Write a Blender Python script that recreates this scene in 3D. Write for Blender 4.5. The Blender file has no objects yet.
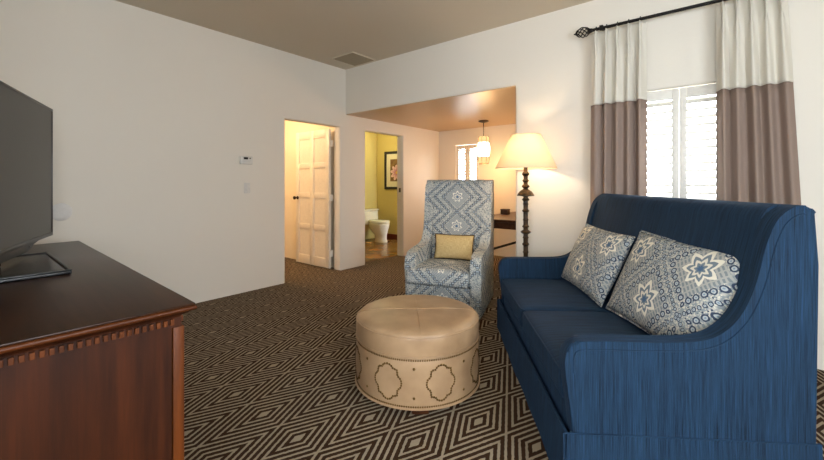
import bpy, bmesh, math, random
from math import sin, cos, pi, radians, sqrt
from mathutils import Vector, Matrix
random.seed(4)
sc = bpy.context.scene
COL = sc.collection

# ------------------------------------------------------------------ colours
def hx(s, k=1.0):
    out = []
    for i in (0, 2, 4):
        c = int(s[i:i+2], 16) / 255
        out.append((c / 12.92 if c <= 0.04045 else ((c + 0.055) / 1.055) ** 2.4) * k)
    return (*out, 1.0)

# ------------------------------------------------------------------ node maths
class S:
    """a shader socket (or number) with operators that create Math nodes"""
    nt = None
    def __init__(s, v): s.v = v
    @staticmethod
    def op(name, *a, clamp=False):
        n = S.nt.nodes.new('ShaderNodeMath'); n.operation = name; n.use_clamp = clamp
        for i, x in enumerate(a):
            x = x.v if isinstance(x, S) else x
            if isinstance(x, (int, float)): n.inputs[i].default_value = x
            else: S.nt.links.new(x, n.inputs[i])
        return S(n.outputs[0])
    def __add__(s, o): return S.op('ADD', s, o)
    __radd__ = __add__
    def __sub__(s, o): return S.op('SUBTRACT', s, o)
    def __rsub__(s, o): return S.op('SUBTRACT', o, s)
    def __mul__(s, o): return S.op('MULTIPLY', s, o)
    __rmul__ = __mul__
    def __truediv__(s, o): return S.op('DIVIDE', s, o)
    def abs(s): return S.op('ABSOLUTE', s)
    def fract(s): return S.op('FRACT', s)
    def sqrt(s): return S.op('SQRT', s)
    def min(s, o): return S.op('MINIMUM', s, o)
    def max(s, o): return S.op('MAXIMUM', s, o)
    def lt(s, o): return S.op('LESS_THAN', s, o)
    def gt(s, o): return S.op('GREATER_THAN', s, o)
    def sin(s): return S.op('SINE', s)
    def cos(s): return S.op('COSINE', s)
    def atan2(s, o): return S.op('ARCTAN2', s, o)
    def step(s, a, b):
        """0 below a, 1 above b"""
        n = S.nt.nodes.new('ShaderNodeMapRange'); n.clamp = True
        S.nt.links.new(s.v, n.inputs[0]); n.inputs[1].default_value = a; n.inputs[2].default_value = b
        return S(n.outputs[0])

def new_mat(name, rough=0.6, spec=0.5, color=None, metal=0.0):
    m = bpy.data.materials.new(name); m.use_nodes = True
    nt = m.node_tree; S.nt = nt
    b = nt.nodes['Principled BSDF']
    b.inputs['Roughness'].default_value = rough
    b.inputs['Specular IOR Level'].default_value = spec
    b.inputs['Metallic'].default_value = metal
    if color: b.inputs['Base Color'].default_value = color
    return m, nt, b

def coords(kind='Object', uv=False):
    t = S.nt.nodes.new('ShaderNodeTexCoord')
    x = S.nt.nodes.new('ShaderNodeSeparateXYZ')
    out = t.outputs['UV' if uv else kind]
    S.nt.links.new(out, x.inputs[0])
    return S(x.outputs[0]), S(x.outputs[1]), S(x.outputs[2]), out

def combine(x, y, z=0.0):
    n = S.nt.nodes.new('ShaderNodeCombineXYZ')
    for i, q in enumerate((x, y, z)):
        q = q.v if isinstance(q, S) else q
        if isinstance(q, (int, float)): n.inputs[i].default_value = q
        else: S.nt.links.new(q, n.inputs[i])
    return n.outputs[0]

def noise(vec, scale=5, detail=3, rough=0.5):
    n = S.nt.nodes.new('ShaderNodeTexNoise')
    if vec is not None: S.nt.links.new(vec, n.inputs['Vector'])
    n.inputs['Scale'].default_value = scale; n.inputs['Detail'].default_value = detail
    n.inputs['Roughness'].default_value = rough
    return S(n.outputs[0])

def voronoi(vec, scale=5, feature='F1'):
    n = S.nt.nodes.new('ShaderNodeTexVoronoi'); n.feature = feature
    S.nt.links.new(vec, n.inputs['Vector']); n.inputs['Scale'].default_value = scale
    return S(n.outputs['Distance'])

def mix(f, a, b):
    n = S.nt.nodes.new('ShaderNodeMix'); n.data_type = 'RGBA'
    f = f.v if isinstance(f, S) else f
    if isinstance(f, (int, float)): n.inputs[0].default_value = f
    else: S.nt.links.new(f, n.inputs[0])
    for i, c in ((6, a), (7, b)):
        if isinstance(c, tuple): n.inputs[i].default_value = c
        else: S.nt.links.new(c, n.inputs[i])
    return n.outputs[2]

def bump(b, hgt, strength=0.2, dist=0.01):
    n = S.nt.nodes.new('ShaderNodeBump')
    n.inputs['Strength'].default_value = strength; n.inputs['Distance'].default_value = dist
    S.nt.links.new(hgt.v, n.inputs['Height'])
    S.nt.links.new(n.outputs[0], b.inputs['Normal'])

# ------------------------------------------------------------------ materials
M = {}
def plaster(name, c, rough=0.75, bs=0.12, spec=0.25, dirt=0.05):
    m, nt, b = new_mat(name, rough, spec)
    x, y, z, v = coords()
    n = noise(v, 1.3, 3); n2 = noise(v, 26, 4, .6)
    k = tuple(q * (1 - dirt) for q in c[:3]) + (1,)
    nt.links.new(mix(n, k, c), b.inputs['Base Color'])
    bump(b, n2 + noise(v, 5, 2) * 2.0, bs, 0.01)
    M[name] = m
plaster('wall_white', hx('E9E4DA'))
plaster('ceiling_tan', hx('CEC4B2'))
plaster('alcove_tan', hx('C2A47C'), rough=0.32, spec=0.5, bs=0.05)
plaster('hall_wall', hx('EDE2CC'))
plaster('bath_green', hx('C2B06A'))
plaster('trim_white', hx('ECE9E2'), rough=0.45, bs=0.03)

def simple(name, c, rough=0.5, metal=0.0, spec=0.5):
    m, nt, b = new_mat(name, rough, spec, None, metal)
    x, y, z, v = coords()
    n = noise(v, 40, 3)
    k = tuple(q * 0.82 for q in c[:3]) + (1,)
    nt.links.new(mix(n, k, c), b.inputs['Base Color'])
    M[name] = m
simple('shutter_white', hx('EDEBE4'), 0.45)
simple('door_white', hx('EFE6D6'), 0.4)
simple('black_iron', hx('1B1817'), 0.45, 0.6)
simple('bronze', hx('3A281B'), 0.38, 0.7)
simple('plastic_white', hx('E4E2DC'), 0.35)
simple('plastic_grey', hx('5B5F5A'), 0.4)
simple('plate_white', hx('E6E5E3'), 0.6)
simple('tv_black', hx('17181A'), 0.32)
simple('tv_base', hx('0E0F11'), 0.25, 0, .3)
simple('tv_chrome', hx('8C9094'), 0.25, 0.9)
simple('porcelain', hx('E9E4CF'), 0.12)
simple('chrome', hx('C8C8C8'), 0.18, 1.0)
simple('rubber_dark', hx('15110F'), 0.6)
simple('nail_brass', hx('6E532C'), 0.35, 0.85)
simple('cream_mat', hx('DDD6B8'), 0.8)
simple('pewter', hx('45403A'), 0.4, 0.7)
simple('vent_tan', hx('A3967F'), 0.6); simple('vent_frame_tan', hx('D6CBB6'), 0.5)
simple('box_brown', hx('4A2E1C'), 0.5)

def screen():
    m, nt, b = new_mat('tv_screen', 0.28, 0.3, hx('222322')); M['tv_screen'] = m
screen()

def wood(name, c1, c2, rough=0.35, ax=2, sc_=1.0):
    m, nt, b = new_mat(name, rough, 0.22)
    x, y, z, v = coords()
    q = [x * 14 * sc_, y * 14 * sc_, z * 14 * sc_]; q[ax] = q[ax] * 0.07
    n = noise(combine(*q), 2.0, 6, .62)
    n2 = noise(v, 3.0, 2)
    f = (n.step(.3, .72) * .75 + n2 * .3)
    nt.links.new(mix(f, c1, c2), b.inputs['Base Color'])
    bump(b, n, 0.05, 0.003)
    M[name] = m
wood('cherry_side', hx('1E0E08'), hx('522710'), 0.45, 2)
wood('cherry_top', hx('24140D'), hx('3F2618'), 0.34, 0)
wood('cherry_edge', hx('341809'), hx('683515'), 0.36, 1)
wood('cherry_door', hx('3A1B0A'), hx('7A4019'), 0.45, 2)
wood('desk_wood', hx('2B1A10'), hx('54341F'), 0.35, 1)
wood('bath_base', hx('4A1E10'), hx('6E3019'), 0.4, 0)
wood('foot_wood', hx('2B160B'), hx('4A2812'), 0.4, 2)

def lamp_pole():
    m, nt, b = new_mat('antique_bronze', 0.42, 0.5, None, 0.35)
    x, y, z, v = coords()
    n = noise(v, 30, 4)
    nt.links.new(mix(n.step(.35, .75), hx('1B120A'), hx('5A4020')), b.inputs['Base Color'])
    M['antique_bronze'] = m
lamp_pole()

def carpet():
    m, nt, b = new_mat('carpet_diamond', 0.95, 0.1)
    x, y, z, v = coords()
    wob = noise(v, 60, 2)
    wob2 = noise(combine(y, x, 3.3), 60, 2)
    HX, HY = 0.1495, 0.325
    u = (x + (wob - .5) * .006 + 1.26) / (2 * HX) + .5
    w = (y + (wob2 - .5) * .012 - 1.39) / (2 * HY)
    fu = ((u + .5).fract() - .5).abs() * 2
    fw = ((w + .5).fract() - .5).abs() * 2
    d = fu + fw
    e = d.min(2 - d)                         # 0 at a diamond's centre, 1 on the lattice lines
    # light centre, then dark / light rings out to the light lattice line
    k = (e - 0.145) / 0.225
    ring = (k.fract()).lt(0.60)
    dark = ring * e.gt(0.145)
    fib = noise(v, 420, 2); fib2 = noise(v, 90, 3)
    lt = mix(fib, hx('7A6C59'), hx('AEA08A'))
    dk = mix(fib, hx('22160D'), hx('46301F'))
    nt.links.new(mix(dark, lt, dk), b.inputs['Base Color'])
    bump(b, fib + fib2 - dark * .5, 0.5, 0.006)
    M['carpet_diamond'] = m
carpet()

def bath_tile():
    m, nt, b = new_mat('bath_tile', 0.25, 0.5)
    x, y, z, v = coords()
    g = ((x / .3).fract().lt(.03)).max((y / .3).fract().lt(.03))
    n = noise(v, 3, 4)
    nt.links.new(mix(g, mix(n.step(.35, .65), hx('5A3A1C'), hx('A5763E')), hx('3A2818')), b.inputs['Base Color'])
    M['bath_tile'] = m
bath_tile()

def denim():
    m, nt, b = new_mat('denim_blue', 0.85, 0.2)
    u, v, _, vec = coords(uv=True)
    n1 = noise(combine(u * 430, v * 6), 1.0, 3, .65)
    n2 = noise(combine(u * 70, v * 1.6, 2.0), 1.0, 3, .6)
    n3 = noise(combine(u * 500, v * 500, 5.0), 1.0, 2)
    f = (n1 * .8 + n2 * .35 + (n3 - .5) * .4 - .02).step(.36, .80)
    nt.links.new(mix(f, hx('070E18'), hx('22415F')), b.inputs['Base Color'])
    b.inputs['Sheen Weight'].default_value = 0.05
    b.inputs['Sheen Roughness'].default_value = 0.5
    b.inputs['Sheen Tint'].default_value = hx('5A8CC8')
    bump(b, n1 + n3, 0.25, 0.003)
    M['denim_blue'] = m
denim()

def ikat(name, P, Q, A, B, fold, second, chains, tint_dark, tint_light, gd, ou=0.0, ov=0.0, ms=1.0, hl=.8):
    m, nt, b = new_mat(name, 0.9, 0.15)
    u, v, _, vec = coords(uv=True)
    wn = noise(vec, 55, 2)
    wn2 = noise(combine(v, u, 4.0), 55, 2)
    u = u + ou + (wn - .5) * .006; v = v + ov + (wn2 - .5) * .006
    x = ((u / P + .5).fract() - .5) * P
    z = ((v / Q + .5).fract() - .5) * Q
    ax, az = x.abs(), z.abs()
    g0 = ax / A + az / B                      # 0 at a medallion, 1 on its diamond
    e = g0.min(2 - g0) if fold else g0
    L = sqrt(A * A + B * B)
    wd = A * B / L
    s = ax / A - az / B
    def chain(e0, n, r, offs=0.0):
        a = ((s * (n / 2.0) + offs).fract() - .5) * (L / n)
        c = (e - e0) * wd
        return (a * a + c * c).sqrt() / r
    dots = voronoi(combine(u, v), 130)
    dots2 = voronoi(combine(u, v, 7.0), 85)
    # ground: blue grey speckled with cream
    ground = mix(dots2.step(.25, .6), tint_light, hx(gd))
    ground = mix(dots.lt(.36), ground, hx('DEDACB'))
    ground = mix(voronoi(combine(u, v, 11.0), 62).lt(.24), ground, tint_dark)
    hatch = ((u + v) * (62 / ms)).fract().lt(.5) * ((u - v) * (40 / ms)).fract().lt(.75)
    cen = mix(hatch, hx('B0B1AD'), hx('7E8890'))
    col = mix(e.lt(hl), ground, cen)
    for e0, n, r in chains:
        q = chain(e0, n, r)
        col = mix(q.lt(1.12), col, tint_dark)
        col = mix(q.lt(.66), col, hx('B9C2C6'))
        col = mix(q.lt(.30), col, hx('7F95AA'))
    # leaf-shaped medallion
    def medal(cx, cz, col):
        th = cx.atan2(cz); r = (cx * cx + cz * cz).sqrt()
        saw = ((th * (7 / (2 * pi))).fract() - .5).abs() * 2            # 7 pointed lobes
        rad = (saw * .42 + .58) * (th.cos() * .12 + .95) * (.060 * ms)
        q = r / rad
        col = mix(q.lt(1.06), col, hx('EFEBDD'))
        col = mix(q.lt(.80), col, hx('72828F'))
        col = mix((q - .46).abs().lt(.10), col, hx('E6E2D5'))
        col = mix(q.lt(.20), col, hx('3F5F86'))
        return col
    col = medal(x, z, col)
    if second:
        x2 = ((u / P).fract() - .5) * P; z2 = ((v / Q).fract() - .5) * Q
        col = medal(x2, z2, col)
    g = noise(combine(u * 900, v * 900), 1.0, 2)
    col = mix(g * .22, col, hx('96A0A6'))
    nt.links.new(col, b.inputs['Base Color'])
    bump(b, g, 0.2, 0.002)
    M[name] = m
ikat('ikat_chair', .64, .30, .158, .150, False, False, ((1.0, 8.0, .0115), (1.55, 8.0, .0120), (2.1, 8.0, .0115)), hx('17253C'), hx('C9C7BF'), '939A9C', 0.0, -0.16)
ikat('ikat_pillow', .46, .46, .23, .23, True, True, ((.73, 9.0, .0135), (.995, 14.0, .0085)), hx('1C3050'), hx('C8C6BE'), '8C969C', 0.0, 0.10, 1.55, .62)

def leather():
    m, nt, b = new_mat('leather_tan', 0.38, 0.45)
    x, y, z, v = coords()
    n = noise(v, 7, 4); w = voronoi(v, 260)
    nt.links.new(mix(n.step(.3, .7), hx('927557'), hx('AA8C6B')), b.inputs['Base Color'])
    bump(b, w, 0.10, 0.002)
    M['leather_tan'] = m
leather()

def weave(name, c1, c2, k=420, stripes=False):
    m, nt, b = new_mat(name, 0.9, 0.1)
    u, v, _, vec = coords(uv=True)
    n = noise(combine(u * k, v * 30), 1.0, 2); n2 = noise(combine(u * 30, v * k, 3.), 1.0, 2)
    f = (n + n2) * .5
    nt.links.new(mix(f.step(.35, .65), c1, c2), b.inputs['Base Color'])
    bump(b, f, 0.2, 0.002)
    M[name] = m
weave('gold_weave', hx('B3925A'), hx('DEC795'))
weave('piping_brown', hx('3A2A1C'), hx('54402A'))

def cloth(name, c1, c2, trans):
    m, nt, b = new_mat(name, 0.9, 0.1)
    u, v, _, vec = coords(uv=True)
    n = noise(combine(u * 500, v * 500), 1.0, 2)
    col = mix(n, c1, c2)
    nt.links.new(col, b.inputs['Base Color'])
    t = nt.nodes.new('ShaderNodeBsdfTranslucent'); nt.links.new(col, t.inputs[0])
    mx = nt.nodes.new('ShaderNodeMixShader'); mx.inputs[0].default_value = trans
    nt.links.new(b.outputs[0], mx.inputs[1]); nt.links.new(t.outputs[0], mx.inputs[2])
    nt.links.new(mx.outputs[0], nt.nodes['Material Output'].inputs[0])
    M[name] = m
cloth('curtain_cream', hx('DCD7CB'), hx('EDE9DF'), 0.18)
cloth('curtain_taupe', hx('8C7A70'), hx('A69388'), 0.10)
cloth('shade_linen', hx('EFE2C8'), hx('F6ECD8'), 0.45)

def glow(name, c, e):
    m, nt, b = new_mat(name, 0.3, 0.4, c)
    b.inputs['Emission Color'].default_value = c
    b.inputs['Emission Strength'].default_value = e
    M[name] = m
glow('pendant_glass', hx('FFEBC4'), 3.0)
glow('pendant_amber', hx('F2CF8E'), 0.75)
glow('bath_glass', hx('FFF3C0'), 4.5)
glow('bulb', hx('FFD9A0'), 12.0)

def pane():
    m, nt, b = new_mat('window_glass', 0.05)
    nt.nodes.remove(b)
    tr = nt.nodes.new('ShaderNodeBsdfTransparent'); gl = nt.nodes.new('ShaderNodeBsdfGlossy')
    gl.inputs['Roughness'].default_value = 0.03
    mx = nt.nodes.new('ShaderNodeMixShader'); mx.inputs[0].default_value = 0.06
    nt.links.new(tr.outputs[0], mx.inputs[1]); nt.links.new(gl.outputs[0], mx.inputs[2])
    nt.links.new(mx.outputs[0], nt.nodes['Material Output'].inputs[0])
    M['window_glass'] = m
pane()

def flower_print():
    m, nt, b = new_mat('flower_print', 0.6, 0.3)
    x, y, z, v = coords()
    cx, cz = x - 0.02, z + 0.05
    r = (cx * cx + cz * cz).sqrt(); th = cx.atan2(cz)
    pet = (th * 4.5).cos().abs() * .07 + .10
    n = noise(v, 12, 3)
    col = mix(n.step(.3, .7), hx('5B4326'), hx('8A6A3E'))
    col = mix((r / pet).lt(1.0), col, mix((r / pet).step(.2, 1.0), hx('A8677A'), hx('E0BFB8')))
    col = mix(r.lt(.03), col, hx('C9A24A'))
    nt.links.new(col, b.inputs['Base Color']); M['flower_print'] = m
flower_print()

# ------------------------------------------------------------------ mesh helpers
def obj(name, bm, mat, parent=None, loc=None, smooth=None, uv=None):
    bmesh.ops.recalc_face_normals(bm, faces=bm.faces)
    if uv:
        lay = bm.loops.layers.uv.verify()
        for f in bm.faces:
            f.normal_update()
            for l in f.loops:
                l[lay].uv = uv(l.vert.co, f.normal)
    me = bpy.data.meshes.new(name); bm.to_mesh(me); bm.free()
    for mm in (mat if isinstance(mat, (list, tuple)) else [mat]):
        me.materials.append(M[mm])
    if smooth is not None:
        for p in me.polygons: p.use_smooth = True
        me.set_sharp_from_angle(angle=radians(smooth))
    o = bpy.data.objects.new(name, me); COL.objects.link(o)
    if parent: o.parent = parent
    if loc: o.location = loc
    return o

def tag(o, label, cat, group=None, kind=None):
    o['label'] = label; o['category'] = cat
    if group: o['group'] = group
    if kind: o['kind'] = kind
    return o

def thing(name, label, cat, loc=(0, 0, 0), rz=0.0, group=None):
    o = bpy.data.objects.new(name, None); COL.objects.link(o)
    o.location = loc; o.rotation_euler = (0, 0, rz); o.empty_display_size = .1
    return tag(o, label, cat, group)

def struct(name, bm, mat, parent=None, smooth=None):
    o = obj(name, bm, mat, parent, smooth=smooth)
    if not parent: o['kind'] = 'structure'
    return o

def copy_thing(root, loc=None, rz=None, label=None):
    r = root.copy(); COL.objects.link(r)
    if loc is not None: r.location = loc
    if rz is not None: r.rotation_euler = (0, 0, rz)
    if label: r['label'] = label
    for ch in list(root.children):
        c = ch.copy(); COL.objects.link(c); c.parent = r
        for g in list(ch.children):
            d = g.copy(); COL.objects.link(d); d.parent = c
    return r

def BM(): return bmesh.new()

def box(bm, x0, x1, y0, y1, z0, z1, bev=0.0, seg=2):
    g = bmesh.ops.create_cube(bm, size=1)
    vs = g['verts']
    for v in vs:
        v.co = Vector(((x0 + x1) / 2 + v.co.x * (x1 - x0), (y0 + y1) / 2 + v.co.y * (y1 - y0), (z0 + z1) / 2 + v.co.z * (z1 - z0)))
    if bev > 0:
        es = set(e for v in vs for e in v.link_edges)
        bmesh.ops.bevel(bm, geom=list(es), offset=bev, segments=seg, profile=.5, affect='EDGES')
    return bm

def bx(*a, **k): return box(BM(), *a, **k)

def lathe(bm, prof, n=40, c=(0, 0, 0), cap=True):
    rings = []
    for r, z in prof:
        if r < 1e-5: rings.append([bm.verts.new((c[0], c[1], c[2] + z))])
        else: rings.append([bm.verts.new((c[0] + r * cos(2 * pi * i / n), c[1] + r * sin(2 * pi * i / n), c[2] + z)) for i in range(n)])
    for a, b in zip(rings, rings[1:]):
        for i in range(n):
            j = (i + 1) % n
            if len(a) == 1 and len(b) == 1: continue
            if len(a) == 1: bm.faces.new((a[0], b[i], b[j]))
            elif len(b) == 1: bm.faces.new((a[i], a[j], b[0]))
            else: bm.faces.new((a[i], a[j], b[j], b[i]))
    if cap:
        for rg in (rings[0], rings[-1]):
            if len(rg) > 2: bm.faces.new(rg)
    return bm

def tube(bm, pts, r, n=8, closed=False):
    pts = [Vector(p) for p in pts]; N = len(pts); rings = []
    up = None
    for i, p in enumerate(pts):
        if closed: t = pts[(i + 1) % N] - pts[i - 1]
        else: t = pts[min(i + 1, N - 1)] - pts[max(i - 1, 0)]
        t.normalize()
        if up is None: up = t.orthogonal().normalized()
        a = (up - t * up.dot(t)).normalized(); up = a
        b = t.cross(a)
        rr = r(i / (N - 1)) if callable(r) else r
        rings.append([bm.verts.new(p + a * rr * cos(2 * pi * k / n) + b * rr * sin(2 * pi * k / n)) for k in range(n)])
    m = N if closed else N - 1
    for i in range(m):
        A, B = rings[i], rings[(i + 1) % N]
        for k in range(n):
            bm.faces.new((A[k], A[(k + 1) % n], B[(k + 1) % n], B[k]))
    if not closed:
        bm.faces.new(rings[0]); bm.faces.new(rings[-1][::-1])
    return bm

def prism(bm, poly, a0, a1, axes='xz', bev=0.0, seg=3):
    """poly in the plane 'xz' (extruded along y), 'yz' (along x) or 'xy' (along z)"""
    def P(p, a):
        if axes == 'xz': return (p[0], a, p[1])
        if axes == 'yz': return (a, p[0], p[1])
        return (p[0], p[1], a)
    A = [bm.verts.new(P(p, a0)) for p in poly]; B = [bm.verts.new(P(p, a1)) for p in poly]
    n = len(poly)
    fa = bm.faces.new(A); fb = bm.faces.new(B[::-1])
    for i in range(n): bm.faces.new((A[i], B[i], B[(i + 1) % n], A[(i + 1) % n]))
    if bev > 0:
        es = list(fa.edges) + list(fb.edges)
        bmesh.ops.bevel(bm, geom=es, offset=bev, segments=seg, profile=.5, affect='EDGES')
    return bm

def smooth_poly(pts, n=6, keep=()):
    """Catmull-Rom through the points of an open path"""
    out = []
    for i in range(len(pts) - 1):
        p0 = pts[max(i - 1, 0)]; p1 = pts[i]; p2 = pts[i + 1]; p3 = pts[min(i + 2, len(pts) - 1)]
        for k in range(n):
            t = k / n
            out.append(tuple(.5 * ((2 * p1[j]) + (-p0[j] + p2[j]) * t + (2 * p0[j] - 5 * p1[j] + 4 * p2[j] - p3[j]) * t * t + (-p0[j] + 3 * p1[j] - 3 * p2[j] + p3[j]) * t ** 3) for j in range(len(p1))))
    out.append(tuple(pts[-1]))
    return out

def soft_box(bm, x0, x1, y0, y1, z0, z1, r, puff=0.0, n=18, puff_all=0.0):
    c = Vector(((x0 + x1) / 2, (y0 + y1) / 2, (z0 + z1) / 2)); h = Vector(((x1 - x0) / 2, (y1 - y0) / 2, (z1 - z0) / 2))
    g = bmesh.ops.create_cube(bm, size=2)
    es = list(set(e for v in g['verts'] for e in v.link_edges))
    bmesh.ops.subdivide_edges(bm, edges=es, cuts=n, use_grid_fill=True)
    for v in bm.verts:
        p = Vector((v.co.x, v.co.y, v.co.z)); q = Vector()
        # crowd grid lines towards the edges so that the rounding is smooth
        for i in range(3):
            a = p[i]; s = (abs(a) ** .8) * (1 if a > 0 else -1); q[i] = s * h[i]
        inn = Vector([max(-(h[i] - r), min(h[i] - r, q[i])) for i in range(3)])
        d = q - inn
        if d.length > 1e-6: q = inn + d.normalized() * r
        k = (1 - (q.x / h.x) ** 2) * (1 - (q.y / h.y) ** 2)
        if q.z > 0: q.z += puff * max(0, k) ** .6
        if puff_all:
            q.x += puff_all * (1 if q.x > 0 else -1) * max(0, (1 - (q.y / h.y) ** 2) * (1 - (q.z / h.z) ** 2)) * (abs(q.x) / h.x) ** 4
        v.co = c + q
    return bm

def pillow_mesh(w, h, t, nu=28, nv=20, pinch=0.06):
    """upright pillow in the xz plane, centred, thickness along y"""
    bm = BM(); grids = []
    for sgn in (1, -1):
        G = []
        for j in range(nv + 1):
            row = []
            for i in range(nu + 1):
                u = -1 + 2 * i / nu; v = -1 + 2 * j / nv
                k = max(0, 1 - u ** 2) ** .45 * max(0, 1 - v ** 2) ** .45
                x = u * w / 2 * (1 - pinch * (1 - v * v) * abs(u) ** 3)
                z = v * h / 2 * (1 - pinch * (1 - u * u) * abs(v) ** 3)
                edge = (i in (0, nu)) or (j in (0, nv))
                if edge and sgn < 0: row.append(grids[0][j][i])
                else: row.append(bm.verts.new((x, sgn * t / 2 * k, z)))
            G.append(row)
        grids.append(G)
        for j in range(nv):
            for i in range(nu):
                bm.faces.new((G[j][i], G[j][i + 1], G[j + 1][i + 1], G[j + 1][i]))
    rim = [grids[0][0][i].co.copy() for i in range(nu)] + [grids[0][j][nu].co.copy() for j in range(nv)] + \
          [grids[0][nv][i].co.copy() for i in range(nu, 0, -1)] + [grids[0][j][0].co.copy() for j in range(nv, 0, -1)]
    return bm, rim

def uv_box(p, n):
    a = (abs(n.x), abs(n.y), abs(n.z))
    if a[1] >= a[0] and a[1] >= a[2]: return (p.x, p.z)          # seen along y
    if a[0] >= a[2]: return (p.y, p.z)
    return (p.y, p.x)

def uv_chair(p, n):
    a = (abs(n.x), abs(n.y), abs(n.z))
    if a[1] >= a[0] and a[1] >= a[2] * .8: return (p.x, p.z)
    if a[0] >= a[2]: return (p.y, p.z)
    return (p.x, .43 - p.y)

def uv_xz(p, n): return (p.x, p.z)
def uv_xy(p, n): return (p.x, p.y)

# ------------------------------------------------------------------ room constants (metres)
XL = -4.106; YF = 3.581; ZC = 2.79; TW = 0.15
YA = 5.85; ZA = 2.165; XO = -1.60
XR = 2.0; YB = -1.6; YT = -0.15; XT = -0.8

def wall_grid(axis, pos, thick, u0, u1, z0, z1, holes, bev=0.025):
    """wall slab whose faces are at pos and pos+thick along axis ('x' or 'y'), with rectangular openings"""
    us = sorted(set([u0, u1] + [h[0] for h in holes] + [h[1] for h in holes]))
    zs = sorted(set([z0, z1] + [h[2] for h in holes] + [h[3] for h in holes]))
    us = [u for u in us if u0 <= u <= u1]; zs = [z for z in zs if z0 <= z <= z1]
    def solid(i, k):
        if i < 0 or k < 0 or i >= len(us) - 1 or k >= len(zs) - 1: return False
        cu, cz = (us[i] + us[i + 1]) / 2, (zs[k] + zs[k + 1]) / 2
        return not any(h[0] < cu < h[1] and h[2] < cz < h[3] for h in holes)
    bm = BM(); V = {}
    def vert(i, k, s):
        if (i, k, s) not in V:
            a = pos + thick * s
            V[(i, k, s)] = bm.verts.new((a, us[i], zs[k]) if axis == 'x' else (us[i], a, zs[k]))
        return V[(i, k, s)]
    for i in range(len(us) - 1):
        for k in range(len(zs) - 1):
            if not solid(i, k): continue
            for s in (0, 1):
                bm.faces.new([vert(i, k, s), vert(i + 1, k, s), vert(i + 1, k + 1, s), vert(i, k + 1, s)])
            for (di, dk, a, b) in ((-1, 0, (i, k), (i, k + 1)), (1, 0, (i + 1, k), (i + 1, k + 1)), (0, -1, (i, k), (i + 1, k)), (0, 1, (i, k + 1), (i + 1, k + 1))):
                if not solid(i + di, k + dk):
                    bm.faces.new([vert(*a, 0), vert(*b, 0), vert(*b, 1), vert(*a, 1)])
    bmesh.ops.recalc_face_normals(bm, faces=bm.faces)
    if bev:
        def inside(e):
            c = (e.verts[0].co + e.verts[1].co) / 2
            cu = c.y if axis == 'x' else c.x
            on = any(h[0] - 1e-4 <= cu <= h[1] + 1e-4 and h[2] - 1e-4 <= c.z <= h[3] + 1e-4 for h in holes)
            return on and u0 + 1e-3 < cu < u1 - 1e-3 and c.z > z0 + 1e-3
        es = [e for e in bm.edges if len(e.link_faces) == 2 and e.calc_face_angle(0) > 1.0 and inside(e)]
        es = [e for e in es if abs(e.verts[0].co[0 if axis == 'x' else 1] - e.verts[1].co[0 if axis == 'x' else 1]) < 1e-5]
        bmesh.ops.bevel(bm, geom=es, offset=bev, segments=3, profile=.5, affect='EDGES')
    return bm

# ---- floors and ceilings
struct('floor', bx(-6.7, XR + .2, YB - .2, YA + .2, -.1, 0), 'carpet_diamond')
bm = bx(-5.97, XL - TW + .02, 3.72, 6.12, .0, .006)
struct('floor_bathroom', bm, 'bath_tile')
struct('ceiling', bx(XL - .02, XR + .1, YB - .1, YF + .05, ZC, ZC + .1), 'ceiling_tan')
struct('ceiling_alcove', bx(XL - .02, XO + .02, YF + .012, YA + .05, ZA - .003, ZA + .12), 'alcove_tan')
struct('ceiling_hall', bx(-6.7, XL - TW + .02, 1.5, 3.6, 2.4, 2.5), 'wall_white')
struct('ceiling_bathroom', bx(-6.0, XL - TW + .02, 3.6, 6.2, 2.35, 2.45), 'wall_white')
# ---- walls
D1 = (2.633, 3.487, 0, 1.985); D2 = (3.97, 4.83, 0, 1.985)
W1 = (-.70, .165, .85, 1.943)
W2 = (-3.745, -3.275, .95, 1.885)
struct('wall_left', wall_grid('x', XL, -TW, YT - .1, YA + .1, 0, ZC, [D1, D2]), 'wall_white', smooth=40)
struct('wall_far', wall_grid('y', YF, .18, XL, XR + .1, 0, ZC, [(XL - .1, XO, -1, ZA), W1]), 'wall_white', smooth=40)
struct('wall_alcove_far', wall_grid('y', YA, .15, XL - .1, XO + .1, 0, ZA + .1, [W2]), 'wall_white', smooth=40)
struct('wall_alcove_right', bx(XO, XO + .12, YF + .18, YA + .1, 0, ZA + .1), 'wall_white')
W3 = (-.9, 1.1, .85, 2.1); W4 = (-.35, 1.05, .75, 2.05)
struct('wall_right', wall_grid('x', XR, .15, YB - .1, YF + .1, 0, ZC, [W3]), 'wall_white', smooth=40)
struct('wall_back', wall_grid('y', YB, -.15, XT - .1, XR + .1, 0, ZC, [W4]), 'wall_white', smooth=40)
struct('wall_behind_console', bx(XL - .1, XT, YT - .12, YT, 0, ZC), 'wall_white')
struct('wall_return', bx(XT - .12, XT, YB - .1, YT - .12, 0, ZC), 'wall_white')
struct('wall_hall_right', bx(-6.6, XL - TW, 3.55, 3.70, 0, 2.45), 'hall_wall')
struct('wall_hall_left', bx(-6.6, XL - TW, 1.5, 1.62, 0, 2.45), 'hall_wall')
struct('wall_hall_far', bx(-6.7, -6.6, 1.5, 3.7, 0, 2.45), 'hall_wall')
struct('wall_bathroom_far', bx(-6.05, -5.95, 3.7, 6.2, 0, 2.4), 'bath_green')
struct('wall_bathroom_right', bx(-5.95, XL - TW, 6.1, 6.2, 0, 2.4), 'bath_green')
struct('wall_bathroom_left', bx(-5.95, XL - TW, 3.70, 3.72, 0, 2.4), 'bath_green')
struct('baseboard_bathroom', bx(-5.95, XL - TW, 6.085, 6.1, .006, .125, bev=.004), 'bath_base')

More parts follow.
